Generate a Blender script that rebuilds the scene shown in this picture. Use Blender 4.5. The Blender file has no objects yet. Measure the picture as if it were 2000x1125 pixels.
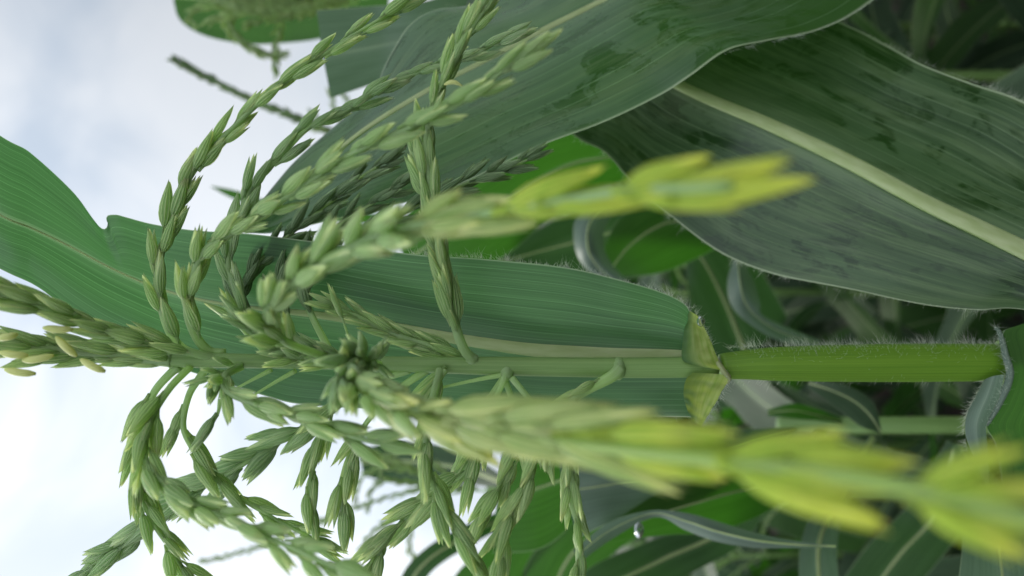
import bpy, math, random
import numpy as np
from mathutils import Vector, Matrix, noise as mnoise

random.seed(7); RS = np.random.RandomState(7)
scene = bpy.context.scene
C = scene.collection
# ------------------------------------------------------------------ camera
F = 1540.0; CAMZ = 1.60
cam_d = bpy.data.cameras.new('camera'); cam = bpy.data.objects.new('camera', cam_d); C.objects.link(cam)
# phone held on its side: the picture's left edge is up in the world
cam.matrix_world = Matrix(((0, 1, 0, 0), (0, 0, -1, 0), (-1, 0, 0, CAMZ), (0, 0, 0, 1)))
cam_d.sensor_width = 36; cam_d.lens = 36 * F / 2000
cam_d.clip_start = .01; cam_d.clip_end = 1000
cam_d.dof.use_dof = True; cam_d.dof.focus_distance = .262; cam_d.dof.aperture_fstop = 9.0
scene.camera = cam
# ------------------------------------------------------------------ world and sun
SUN_EL, SUN_AZ = math.radians(40), math.radians(-36)      # azimuth from +Y towards +X
sd = Vector((math.sin(SUN_AZ) * math.cos(SUN_EL), math.cos(SUN_AZ) * math.cos(SUN_EL), math.sin(SUN_EL)))
w = bpy.data.worlds.new('World'); scene.world = w; w.use_nodes = True
nt = w.node_tree; nt.nodes.clear()
def nd(tree, typ, **kw):
    n = tree.nodes.new(typ)
    for k, v in kw.items():
        if k in n.inputs.keys(): n.inputs[k].default_value = v
        else: setattr(n, k, v)
    return n
def math_(tree, op, a, b=None, c=None, clamp=False):
    n = tree.nodes.new('ShaderNodeMath'); n.operation = op; n.use_clamp = clamp
    for i, v in enumerate((a, b, c)):
        if v is None: continue
        if isinstance(v, (int, float)): n.inputs[i].default_value = v
        else: tree.links.new(v, n.inputs[i])
    return n.outputs[0]
def mixc(tree, f, a, b, mode='MIX'):
    n = tree.nodes.new('ShaderNodeMix'); n.data_type = 'RGBA'; n.blend_type = mode
    for s, v in ((n.inputs[0], f), (n.inputs[6], a), (n.inputs[7], b)):
        if isinstance(v, (int, float)): s.default_value = v
        elif isinstance(v, (tuple, list)): s.default_value = (*v, 1) if len(v) == 3 else v
        else: tree.links.new(v, s)
    return n.outputs[2]
def ramp(tree, v, lo, hi):
    n = tree.nodes.new('ShaderNodeMapRange'); n.interpolation_type = 'SMOOTHSTEP'
    tree.links.new(v, n.inputs[0]); n.inputs[1].default_value = lo; n.inputs[2].default_value = hi
    return n.outputs[0]
def noise_(tree, vec, scale, detail=3, rough=.5, dist=0):
    n = nd(tree, 'ShaderNodeTexNoise', Scale=scale, Detail=detail, Roughness=rough, Distortion=dist)
    tree.links.new(vec, n.inputs['Vector']); return n.outputs[0]
sky = nd(nt, 'ShaderNodeTexSky'); sky.sky_type = 'NISHITA'; sky.sun_disc = False
sky.sun_elevation = SUN_EL; sky.sun_rotation = SUN_AZ; sky.air_density = 1.2; sky.dust_density = 2.0
tc = nd(nt, 'ShaderNodeTexCoord')
mp = nd(nt, 'ShaderNodeMapping'); mp.inputs['Scale'].default_value = (1, 1, 1.5)
nt.links.new(tc.outputs['Generated'], mp.inputs[0])
cl = noise_(nt, mp.outputs[0], 4.6, 5, .48, .5)
cl2 = noise_(nt, mp.outputs[0], 1.1, 2, .5, 0)
dot = nt.nodes.new('ShaderNodeVectorMath'); dot.operation = 'DOT_PRODUCT'
nt.links.new(tc.outputs['Generated'], dot.inputs[0]); dot.inputs[1].default_value = sd
glow = ramp(nt, dot.outputs['Value'], .35, 1.0)
glow2 = math_(nt, 'POWER', glow, 1.6)
# thin cloud sheet: light grey-blue where thick, near white where thin, brighter towards the veiled sun
cov = ramp(nt, math_(nt, 'ADD', math_(nt, 'MULTIPLY', cl, .7), math_(nt, 'MULTIPLY', cl2, .3)), .37, .66)
ccol = mixc(nt, cov, (7.0, 8.1, 9.5), (10.6, 11.1, 11.7))
vs = nt.nodes.new('ShaderNodeVectorMath'); vs.operation = 'SCALE'
nt.links.new(ccol, vs.inputs[0]); sep = nd(nt, 'ShaderNodeSeparateXYZ'); nt.links.new(tc.outputs['Generated'], sep.inputs[0])
# added fill: sky brightened behind the camera to light the shaded near sides
back = ramp(nt, math_(nt, 'SUBTRACT', math_(nt, 'MULTIPLY', sep.outputs[2], .35), sep.outputs[1]), -.35, .75)
nt.links.new(math_(nt, 'ADD', math_(nt, 'ADD', math_(nt, 'ADD', math_(nt, 'MULTIPLY', glow2, .6), math_(nt, 'MULTIPLY', ramp(nt, math_(nt, 'MULTIPLY', sep.outputs[2], -1), -.42, -.02), .24)), .55), math_(nt, 'MULTIPLY', back, 1.15)), vs.inputs['Scale'])
skc = mixc(nt, .86, sky.outputs[0], vs.outputs[0])
bg = nd(nt, 'ShaderNodeBackground', Strength=.085); nt.links.new(skc, bg.inputs[0])
wo = nd(nt, 'ShaderNodeOutputWorld'); nt.links.new(bg.outputs[0], wo.inputs[0])
sun_d = bpy.data.lights.new('sun', 'SUN'); sun_d.energy = 2.2; sun_d.angle = math.radians(14); sun_d.color = (1, .96, .88)
sun = bpy.data.objects.new('sun', sun_d); C.objects.link(sun); sun.location = sd * 20
sun.rotation_euler = (-sd).to_track_quat('-Z', 'Y').to_euler()
vsn = scene.view_settings; vsn.view_transform = 'Standard'; vsn.look = 'None'; vsn.gamma = 1; vsn.exposure = 0.22
scene.render.engine = 'CYCLES'
scene.cycles.use_denoising = True
scene.cycles.max_bounces = 8; scene.cycles.transparent_max_bounces = 8
scene.cycles.sample_clamp_indirect = 6

# ------------------------------------------------------------------ helpers
def P(px, py, d):
    "the place in the world seen at this point of the photograph, d metres in front of the camera"
    return np.array(((562.5 - py) / F * d, d, CAMZ - (px - 1000) / F * d))
def curve(pts, n=None):
    "smooth curve through the points, n samples evenly spread by length"
    pts = np.array(pts, float)
    if len(pts) == 2: pts = np.array([pts[0], (pts[0] + pts[1]) / 2, pts[1]])
    q = np.vstack([2 * pts[0] - pts[1], pts, 2 * pts[-1] - pts[-2]])
    out = []
    for i in range(1, len(q) - 2):
        a, b, c, d = q[i-1], q[i], q[i+1], q[i+2]
        t = np.linspace(0, 1, 24, endpoint=False)[:, None]
        out.append(.5 * (2*b + (c - a)*t + (2*a - 5*b + 4*c - d)*t*t + (3*b - a - 3*c + d)*t**3))
    out = np.vstack(out + [q[-2][None]])
    L = np.r_[0, np.cumsum(np.linalg.norm(np.diff(out, axis=0), axis=1))]
    if n is None: n = max(4, int(L[-1] / .004))
    s = np.linspace(0, L[-1], n)
    return np.stack([np.interp(s, L, out[:, k]) for k in range(3)], 1)
def px(pts):
    "list of (px, py, d); a missing d repeats the one before"
    o = []; d = .25
    for p in pts:
        if len(p) > 2: d = p[2]
        o.append(P(p[0], p[1], d))
    return o
def unit(v):
    v = np.asarray(v, float); return v / (np.linalg.norm(v, axis=-1, keepdims=True) + 1e-12)
class MB:
    "collects vertices, faces and uvs of one mesh"
    def __init__(s): s.v = []; s.f = []; s.uv = []; s.m = []; s.n = 0
    def add(s, v, f, uv=None, mi=0):
        v = np.asarray(v, float); s.v.append(v); s.f += [tuple(int(i) + s.n for i in q) for q in f]
        s.uv.append(np.asarray(uv, float) if uv is not None else np.zeros((len(v), 2))); s.m += [mi] * len(f); s.n += len(v)
    def grid(s, g, uv=None, mi=0, wrap=False):
        a, b = g.shape[:2]; f = []
        for i in range(a - 1):
            for j in range(b if wrap else b - 1):
                k = (j + 1) % b
                f.append((i*b + j, i*b + k, (i+1)*b + k, (i+1)*b + j))
        if uv is None:
            uv = np.stack(np.meshgrid(np.linspace(0, 1, a), np.linspace(0, 1, b), indexing='ij')[::-1], -1)
        s.add(g.reshape(-1, 3), f, uv.reshape(-1, 2), mi)
    def tube(s, c, r, seg=8, mi=0, cap=True):
        c = np.asarray(c, float); n = len(c); r = np.interp(np.linspace(0, 1, n), np.linspace(0, 1, len(np.atleast_1d(r))), np.atleast_1d(r))
        T, N, B = frames(c); a = np.linspace(0, 2*math.pi, seg, endpoint=False)
        g = c[:, None] + r[:, None, None] * (np.cos(a)[None, :, None]*N[:, None] + np.sin(a)[None, :, None]*B[:, None])
        L = np.r_[0, np.cumsum(np.linalg.norm(np.diff(c, axis=0), axis=1))]
        uv = np.stack([np.broadcast_to(a / (2*math.pi), (n, seg)), np.broadcast_to(L[:, None], (n, seg))], -1)
        k0 = s.n; s.grid(g, uv, mi, wrap=True)
        if cap:
            s.f.append(tuple(k0 + j for j in range(seg))[::-1]); s.f.append(tuple(k0 + (n-1)*seg + j for j in range(seg))); s.m += [mi, mi]
    def mesh(s, name, mats):
        me = bpy.data.meshes.new(name); v = np.vstack(s.v); me.from_pydata(v.tolist(), [], s.f)
        uvl = me.uv_layers.new(name='UVMap'); uv = np.vstack(s.uv)
        li = np.zeros(len(me.loops), int); me.loops.foreach_get('vertex_index', li)
        uvl.data.foreach_set('uv', uv[li].ravel())
        for m in (mats if isinstance(mats, (list, tuple)) else [mats]): me.materials.append(m)
        me.polygons.foreach_set('material_index', s.m)
        me.polygons.foreach_set('use_smooth', [True] * len(s.f)); me.update(); return me
    def build(s, name, mats, parent=None):
        o = bpy.data.objects.new(name, s.mesh(name, mats)); C.objects.link(o)
        if parent is not None: put(o, parent)
        return o
def worldloc(o):
    v = Vector(o.location)
    while o.parent: o = o.parent; v += o.location
    return v
def put(o, parent):
    o.parent = parent
    if o.type == 'MESH' and not o.get('_local'):
        base = worldloc(parent); o.location = -base if parent.type == 'EMPTY' else (0, 0, 0)
def frames(c):
    T = unit(np.gradient(c, axis=0)); n = len(c)
    ref = np.array((0, 0, 1.)) if abs(T[0][2]) < .9 else np.array((1., 0, 0))
    N = np.zeros_like(c); N[0] = unit(np.cross(T[0], ref))
    for i in range(1, n):
        v = N[i-1] - T[i] * np.dot(N[i-1], T[i]); N[i] = unit(v)
    return T, N, np.cross(T, N)
def thing(name, loc, label, cat, group=None):
    o = bpy.data.objects.new(name, None); C.objects.link(o); o.location = loc; o.empty_display_size = .05
    o['label'] = label; o['category'] = cat
    if group: o['group'] = group
    return o

# ------------------------------------------------------------------ materials
def new_mat(name):
    m = bpy.data.materials.new(name); m.use_nodes = True; m.node_tree.nodes.clear(); return m, m.node_tree
def finish(t, col, rough, trans_col, trans, normal=None, spec=.5, sheen=0):
    p = t.nodes.new('ShaderNodeBsdfPrincipled')
    def s(sock, v):
        if isinstance(v, (int, float)): sock.default_value = v
        elif isinstance(v, (tuple, list)): sock.default_value = (*v, 1)
        else: t.links.new(v, sock)
    s(p.inputs['Base Color'], col); s(p.inputs['Roughness'], rough); p.inputs['Specular IOR Level'].default_value = spec
    p.inputs['Sheen Weight'].default_value = sheen; p.inputs['Sheen Roughness'].default_value = .5
    tr = t.nodes.new('ShaderNodeBsdfTranslucent'); s(tr.inputs[0], trans_col)
    if normal is not None: t.links.new(normal, p.inputs['Normal']); t.links.new(normal, tr.inputs['Normal'])
    mx = t.nodes.new('ShaderNodeMixShader'); s(mx.inputs[0], trans)
    t.links.new(p.outputs[0], mx.inputs[1]); t.links.new(tr.outputs[0], mx.inputs[2])
    o = t.nodes.new('ShaderNodeOutputMaterial'); t.links.new(mx.outputs[0], o.inputs[0])
def uvsplit(t):
    u = t.nodes.new('ShaderNodeUVMap'); u.uv_map = 'UVMap'
    s = t.nodes.new('ShaderNodeSeparateXYZ'); t.links.new(u.outputs[0], s.inputs[0]); return s.outputs[0], s.outputs[1]
def comb(t, a, b, ka, kb):
    n = t.nodes.new('ShaderNodeCombineXYZ')
    t.links.new(math_(t, 'MULTIPLY', a, ka), n.inputs[0]); t.links.new(math_(t, 'MULTIPLY', b, kb), n.inputs[1]); return n.outputs[0]
def leaf_mat(name, dark, light, trans_col, trans=.35, rough=.45, veins=22, vein_col=(.30, .38, .22), wet_sheen=0, vein_amt=.5, spec=.5, bump=.25, base_green=None):
    m, t = new_mat(name); u, v = uvsplit(t)
    fine = noise_(t, comb(t, u, v, 130 if wet_sheen else 170, 5), 1, 2, .6)
    mid = noise_(t, comb(t, u, v, 46, 4), 1, 3, .6)
    big = noise_(t, comb(t, u, v, 4, 14), 1, 4, .55)
    wob = math_(t, 'ADD', u, math_(t, 'MULTIPLY', math_(t, 'SUBTRACT', noise_(t, comb(t, u, v, 3, 9), 1, 2), .5), .012))
    pp = math_(t, 'PINGPONG', math_(t, 'MULTIPLY', wob, veins), .5)
    line = math_(t, 'SUBTRACT', 1, ramp(t, pp, .01, .06))
    line = math_(t, 'MULTIPLY', line, ramp(t, noise_(t, comb(t, u, v, 20, 8), 1, 2), .3, .6))
    f = math_(t, 'ADD', math_(t, 'MULTIPLY', fine, .45), math_(t, 'MULTIPLY', mid, .55))
    col = mixc(t, ramp(t, f, .38, .62), dark, light)
    col = mixc(t, math_(t, 'MULTIPLY', ramp(t, big, .35, .75), .45), col, tuple(min(1, x * 1.7) for x in light))
    ro = rough
    if wet_sheen:
        wn = noise_(t, comb(t, u, v, 9, 42), 1, 7, .68, .6)
        wm = math_(t, 'MULTIPLY', ramp(t, wn, .50, .565), wet_sheen)
        wb = noise_(t, comb(t, u, v, 2.6, 9), 1, 2)
        wm = math_(t, 'MULTIPLY', wm, ramp(t, wb, .30, .46))
        col = mixc(t, wm, col, (dark[0]*.34, dark[1]*.55, dark[2]*.30))
        ro = math_(t, 'SUBTRACT', rough, math_(t, 'MULTIPLY', wm, .16))
    if wet_sheen:
        sh = noise_(t, comb(t, u, v, 16, 16), 1, 5, .6); sh2 = noise_(t, comb(t, u, v, 150, 22), 1, 3, .7)
        col = mixc(t, math_(t, 'MULTIPLY', ramp(t, math_(t, 'ADD', math_(t, 'MULTIPLY', sh, .6), math_(t, 'MULTIPLY', sh2, .4)), .46, .60), .75), col, (.100, .150, .066))  # pale streaks paint a sheen into the leaf colour
    if base_green:
        k = ramp(t, math_(t, 'ADD', v, math_(t, 'MULTIPLY', math_(t, 'SUBTRACT', u, .5), base_green[2])), base_green[0], base_green[1])  # greener and more translucent towards the leaf base
        col = mixc(t, k, col, (.038, .115, .014)); trans = math_(t, 'ADD', math_(t, 'MULTIPLY', k, .22), trans)
        ro = math_(t, 'ADD', math_(t, 'MULTIPLY', k, .15), ro)
    near = math_(t, 'SUBTRACT', 1, ramp(t, math_(t, 'ABSOLUTE', math_(t, 'SUBTRACT', u, .5)), .02, .13))
    col = mixc(t, math_(t, 'MULTIPLY', near, .22), col, vein_col)
    col = mixc(t, math_(t, 'MULTIPLY', line, vein_amt), col, vein_col)
    edge = ramp(t, math_(t, 'ABSOLUTE', math_(t, 'SUBTRACT', u, .5)), .490, .497)
    col = mixc(t, math_(t, 'MULTIPLY', edge, .8), col, (.42, .48, .30))
    h = math_(t, 'ADD', math_(t, 'MULTIPLY', f, .7), math_(t, 'MULTIPLY', line, .5))
    b = nd(t, 'ShaderNodeBump', Strength=bump, Distance=.0006); t.links.new(h, b.inputs['Height'])
    tcol = mixc(t, ramp(t, f, .3, .7), tuple(x * .72 for x in trans_col), trans_col)
    tcol = mixc(t, math_(t, 'MULTIPLY', line, .6), tcol, tuple(min(1, x * 1.9) for x in trans_col))
    near2 = math_(t, 'SUBTRACT', 1, ramp(t, math_(t, 'ABSOLUTE', math_(t, 'SUBTRACT', u, .5)), .006, .035))
    tcol = mixc(t, math_(t, 'MULTIPLY', near2, .55), tcol, (.34, .52, .26))
    finish(t, col, ro, tcol, trans, b.outputs[0], spec)
    return m
def plain(name, a, b, trans_col, trans=.2, rough=.5, ku=30, kv=40, amt=.3, spec=.4, sheen=0):
    m, t = new_mat(name); u, v = uvsplit(t)
    f = noise_(t, comb(t, u, v, ku, kv), 1, 3, .6)
    col = mixc(t, ramp(t, f, .3, .7), a, b)
    bp = nd(t, 'ShaderNodeBump', Strength=amt, Distance=.0004); t.links.new(f, bp.inputs['Height'])
    finish(t, col, rough, trans_col, trans, bp.outputs[0], spec, sheen); return m
M = {}
M['leaf_flag'] = leaf_mat('leaf_flag', (.026, .080, .022), (.068, .150, .050), (.10, .30, .085), .38, .42, 21, (.30, .44, .24), vein_amt=.4)
M['leaf_wax'] = leaf_mat('leaf_waxy', (.030, .068, .030), (.056, .100, .050), (.06, .22, .02), .22, .40, 26, (.22, .30, .18), wet_sheen=1, vein_amt=.35, spec=.6, base_green=(.20, .27, .06))
M['leaf_lower'] = leaf_mat('leaf_lower', (.020, .046, .016), (.048, .084, .036), (.05, .16, .02), .12, .44, 26, (.22, .30, .16), wet_sheen=1, vein_amt=.35, spec=.45, bump=.4)
M['leaf_green'] = leaf_mat('leaf_green', (.030, .075, .015), (.050, .11, .022), (.055, .24, .012), .36, .55, 18, (.14, .26, .06), vein_amt=.3, spec=.25)
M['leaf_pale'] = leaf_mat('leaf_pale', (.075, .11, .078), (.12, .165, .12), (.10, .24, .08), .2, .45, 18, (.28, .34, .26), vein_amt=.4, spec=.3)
M['leaf_mid'] = leaf_mat('leaf_mid', (.026, .048, .022), (.046, .076, .038), (.05, .19, .02), .20, .55, 18, (.18, .26, .12), vein_amt=.35, spec=.2)
M['midrib'] = plain('midrib_pale', (.52, .58, .26), (.72, .76, .42), (.5, .75, .25), .5, .5, 6, 60)
M['rachis_y'] = plain('rachis_bright', (.36, .50, .14), (.46, .58, .18), (.55, .75, .18), .45, .5, 20, 60)
M['midrib_g'] = plain('midrib_green', (.14, .22, .08), (.22, .30, .13), (.3, .5, .15), .4, .5, 6, 60)
M['stalk'] = plain('stalk_green', (.16, .28, .075), (.25, .38, .12), (.25, .42, .08), .15, .45, 60, 9, .35)
M['sheath'] = plain('sheath_green', (.095, .20, .014), (.17, .30, .026), (.22, .45, .015), .22, .45, 70, 6, .5)
M['rachis'] = plain('rachis_green', (.34, .48, .20), (.46, .58, .32), (.6, .8, .35), .5, .5, 20, 60)
M['collar'] = plain('collar_yellow', (.34, .40, .07), (.46, .48, .15), (.45, .55, .08), .3, .5, 9, 20)
M['ligule'] = plain('ligule_pale', (.27, .32, .12), (.42, .44, .22), (.4, .35, .15), .3, .6, 20, 20)
M['anther'] = plain('anther_yellow', (.58, .62, .20), (.76, .76, .36), (.7, .75, .25), .3, .6, 9, 60)
M['hair'] = plain('hair_white', (.62, .66, .55), (.75, .78, .68), (.7, .75, .6), .5, .4, 1, 1, 0)
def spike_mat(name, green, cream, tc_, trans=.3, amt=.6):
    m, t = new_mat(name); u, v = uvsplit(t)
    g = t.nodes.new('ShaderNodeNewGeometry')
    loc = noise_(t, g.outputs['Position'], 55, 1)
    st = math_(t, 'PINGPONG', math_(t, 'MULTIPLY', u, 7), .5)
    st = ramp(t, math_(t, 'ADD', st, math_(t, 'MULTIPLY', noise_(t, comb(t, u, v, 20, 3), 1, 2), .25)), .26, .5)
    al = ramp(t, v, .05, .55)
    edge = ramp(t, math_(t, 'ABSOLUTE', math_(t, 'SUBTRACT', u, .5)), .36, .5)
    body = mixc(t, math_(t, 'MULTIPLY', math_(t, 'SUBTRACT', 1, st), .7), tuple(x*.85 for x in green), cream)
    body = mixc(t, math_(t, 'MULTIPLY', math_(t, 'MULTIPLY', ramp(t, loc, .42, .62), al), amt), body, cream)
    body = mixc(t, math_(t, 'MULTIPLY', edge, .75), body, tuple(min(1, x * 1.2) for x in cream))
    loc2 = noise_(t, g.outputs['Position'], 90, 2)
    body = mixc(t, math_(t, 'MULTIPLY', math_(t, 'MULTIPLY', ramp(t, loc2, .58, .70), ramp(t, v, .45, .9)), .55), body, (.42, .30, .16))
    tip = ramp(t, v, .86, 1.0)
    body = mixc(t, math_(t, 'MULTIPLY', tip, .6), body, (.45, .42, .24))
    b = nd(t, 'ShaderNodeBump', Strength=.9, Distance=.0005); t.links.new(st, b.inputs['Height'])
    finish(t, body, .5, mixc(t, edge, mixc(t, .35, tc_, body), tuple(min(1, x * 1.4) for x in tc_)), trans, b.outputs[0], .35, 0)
    return m
M['spk'] = spike_mat('spikelet_green', (.34, .52, .25), (.66, .77, .48), (.68, .92, .48), .55)
M['spk_y'] = spike_mat('spikelet_yellow', (.31, .60, .06), (.94, .91, .18), (.80, .98, .12), .52, .55)
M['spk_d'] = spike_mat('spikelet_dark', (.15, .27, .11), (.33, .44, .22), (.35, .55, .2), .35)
M['spk_m'] = spike_mat('spikelet_fresh', (.34, .54, .16), (.82, .82, .38), (.74, .92, .32), .5)
M['spk_g'] = spike_mat('spikelet_mid', (.35, .55, .22), (.71, .80, .44), (.70, .95, .42), .55)
M['spk_far'] = spike_mat('spikelet_far', (.32, .48, .20), (.58, .66, .36), (.6, .82, .3), .5)
m, t = new_mat('soil'); g = nd(t, 'ShaderNodeTexCoord')
n1 = noise_(t, g.outputs['Object'], 9, 8, .7); n2 = noise_(t, g.outputs['Object'], 60, 5, .7)
col = mixc(t, ramp(t, n1, .35, .7), (.028, .020, .015), (.075, .055, .042))
col = mixc(t, ramp(t, n2, .55, .8), col, (.12, .095, .07))
b = nd(t, 'ShaderNodeBump', Strength=.9, Distance=.03); t.links.new(n1, b.inputs['Height'])
p = nd(t, 'ShaderNodeBsdfPrincipled', Roughness=.95); t.links.new(col, p.inputs[0]); t.links.new(b.outputs[0], p.inputs['Normal'])
o = nd(t, 'ShaderNodeOutputMaterial'); t.links.new(p.outputs[0], o.inputs[0]); M['soil'] = m
m, t = new_mat('water'); p = nd(t, 'ShaderNodeBsdfPrincipled', Roughness=.02, IOR=1.33); p.inputs['Transmission Weight'].default_value = 1
o = nd(t, 'ShaderNodeOutputMaterial'); t.links.new(p.outputs[0], o.inputs[0]); M['water'] = m

m, t = new_mat('collar'); u, v = uvsplit(t)
f = noise_(t, comb(t, u, v, 3, 420), 1, 3, .6); f2 = noise_(t, comb(t, u, v, 9, 60), 1, 4, .6)
k = ramp(t, math_(t, 'ADD', u, math_(t, 'MULTIPLY', math_(t, 'SUBTRACT', f, .5), .16)), .0, .60)
col = mixc(t, k, (.045, .115, .032), mixc(t, ramp(t, f2, .35, .65), (.19, .29, .04), (.32, .38, .11)))
col = mixc(t, ramp(t, f2, .70, .78), col, (.16, .13, .06))
bp = nd(t, 'ShaderNodeBump', Strength=.35, Distance=.0004); t.links.new(f, bp.inputs['Height'])
finish(t, col, .5, (.4, .5, .08), .3, bp.outputs[0], .3); M['collar'] = m

# ------------------------------------------------------------------ ground
gx = np.concatenate([np.linspace(-300, -12, 8), np.linspace(-8, 8, 130), np.linspace(12, 300, 8)])
gy = np.concatenate([np.linspace(-300, -6, 8), np.linspace(-3, 12, 130), np.linspace(16, 300, 8)])
X, Y = np.meshgrid(gx, gy, indexing='ij')
Z = .02*np.sin(X*1.9 + .6*np.sin(Y*2)) + .03*np.sin(Y*8.9) * (np.abs(X) < 9) * (np.abs(Y) < 13)
Z += RS.uniform(-.012, .012, Z.shape)
mb = MB(); mb.grid(np.stack([X, Y, Z - .02], -1)); gnd = mb.build('soil', M['soil']); gnd['kind'] = 'structure'; gnd['label'] = 'bare dark brown soil between the maize rows'

# ------------------------------------------------------------------ leaf blades
def hairs(mb, base, dirs, L, wd=.00005, bend=.5):
    "fine tapering three-sided hairs, one per base point"
    n = len(base); dirs = unit(dirs); L = np.broadcast_to(L, (n,))[:, None]
    side = unit(np.cross(dirs, RS.normal(size=(n, 3)))); s2 = np.cross(dirs, side)
    bd = unit(RS.normal(size=(n, 3))) * bend
    V = []
    for k, tt in enumerate((0, .5)):
        c = base + dirs*L*tt + bd*L*tt*tt
        w_ = wd * (1 - .35*k)
        for a in (0, 2.09, 4.19): V.append(c + (math.cos(a)*side + math.sin(a)*s2) * w_)
    V.append(base + dirs*L + bd*L)
    V = np.stack(V, 1)
    fs = [(0,1,4,3),(1,2,5,4),(2,0,3,5),(3,4,6),(4,5,6),(5,3,6)]
    f = []
    for i in range(n): f += [tuple(i*7 + q for q in fc) for fc in fs]
    mb.add(V.reshape(-1, 3), f)
def blade(parent, e1, mid, e2, mat, nu=24, nv=200, camber=.0, wave=0, rib=(.0012, .0006), rib_mat='midrib', hair=None, name='leaf_blade', groove=0, swell=0, hair2=None, ribside=-1):
    "leaf blade through three space curves: one edge, the midrib, the other edge"
    A, B_, D = curve(e1, nv), curve(mid, nv), curve(e2, nv)
    T = unit(np.gradient(B_, axis=0)); Nn = unit(np.cross(T, D - A))
    if np.mean(Nn[:, 1]) > 0: Nn = -Nn            # towards the camera
    W = (np.linalg.norm(D - A, axis=1))[:, None]
    L = np.r_[0, np.cumsum(np.linalg.norm(np.diff(B_, axis=0), axis=1))]
    us = np.linspace(-1, 1, 2*nu + 1); g = np.zeros((nv, 2*nu + 1, 3)); ph = random.uniform(0, 6)
    for j, u in enumerate(us):
        a = abs(u); E = A if u < 0 else D
        p_ = B_ + (E - B_) * a
        p_ = p_ + Nn * W * (camber * math.sin(math.pi * a) * .5 - groove * math.exp(-(a/.12)**2))
        if wave: p_ = p_ + Nn * (wave * a**2 * np.sin(L * 55 + ph + (u > 0) * 1.7 + 2*np.sin(L*23)))[:, None]
        if swell: p_ = p_ + Nn * (swell * math.sin(math.pi*min(1, a*1.05)) * np.sin(L*24 + ph + u*3 + np.sin(L*41 + ph)))[:, None]
        g[:, j] = p_
    uv = np.stack([np.broadcast_to((us + 1) / 2, (nv, 2*nu + 1)), np.broadcast_to(L[:, None], (nv, 2*nu + 1))], -1)
    mb = MB(); mb.grid(g, uv); o = mb.build(name, M[mat] if isinstance(mat, str) else mat, parent)
    if rib:
        wr = np.interp(np.linspace(0, 1, nv), np.linspace(0, 1, len(rib)), rib)[:, None]
        S = unit(D - A); an = np.linspace(0, 2*math.pi, 12, endpoint=False)
        c0 = g[:, nu]
        gg = np.stack([c0 + S*wr*math.cos(a) + Nn*wr*.42*math.sin(a) for a in an], 1)
        uvr = np.stack([np.broadcast_to(an/6.28, (nv, 12)), np.broadcast_to(L[:, None], (nv, 12))], -1)
        mr = MB(); mr.grid(gg, uvr, wrap=True); mr.build('midrib', M[rib_mat], o)
    for hh, E in ((hair, A), (hair2, D)):
        if not hh: continue
        n, l, t0, t1 = hh
        tt = RS.uniform(t0, t1, n); cl_ = RS.uniform(t0, t1, max(3, n//14)); hf = RS.rand(n) < .55
        tt = np.where(hf, cl_[RS.randint(0, len(cl_), n)] + RS.normal(0, .0022, n), tt).clip(0, 1); idx = tt * (nv - 1); i0 = idx.astype(int).clip(0, nv - 2); fr = (idx - i0)[:, None]
        bp = E[i0]*(1 - fr) + E[i0 + 1]*fr
        out = unit(E - B_)[i0]; tn = T[i0]
        dr = out + tn * RS.normal(0, .35, (n, 1)) + Nn[i0] * RS.normal(.1, .35, (n, 1))
        mh = MB(); hairs(mh, bp, dr, l * RS.uniform(.2, 1.15, n) * (.75 + .35*np.sin(tt*60)), .00004, .7); oh = mh.build('edge_hairs', M['hair'], o)
    return o, g, Nn
def patch(parent, a, b, mat, bulge=0, name='leaf_blade', n=60, k=12, v0=0):
    A, D = curve(px(a), n), curve(px(b), n); Nn = unit(np.cross(unit(np.gradient((A + D)/2, axis=0)), D - A))
    if np.mean(Nn[:, 1]) > 0: Nn = -Nn
    W = np.linalg.norm(D - A, axis=1)[:, None]; us = np.linspace(0, 1, k)
    g = np.stack([A*(1-u) + D*u + Nn*W*bulge*math.sin(math.pi*u) for u in us], 1)
    if mat == 'collar':
        for i in range(n):
            for j in range(k): g[i, j] += Nn[i]*(mnoise.noise(Vector(g[i, j])*420)*.0007 + mnoise.noise(Vector((us[j]*2, i*.12, 5)))*.0006)
    L = np.r_[0, np.cumsum(np.linalg.norm(np.diff(A, axis=0), axis=1))]
    uv = np.stack([np.broadcast_to(us, (n, k)), np.broadcast_to(L[:, None] + v0, (n, k))], -1)
    mb = MB(); mb.grid(g, uv); return mb.build(name, M[mat], parent)

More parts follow.
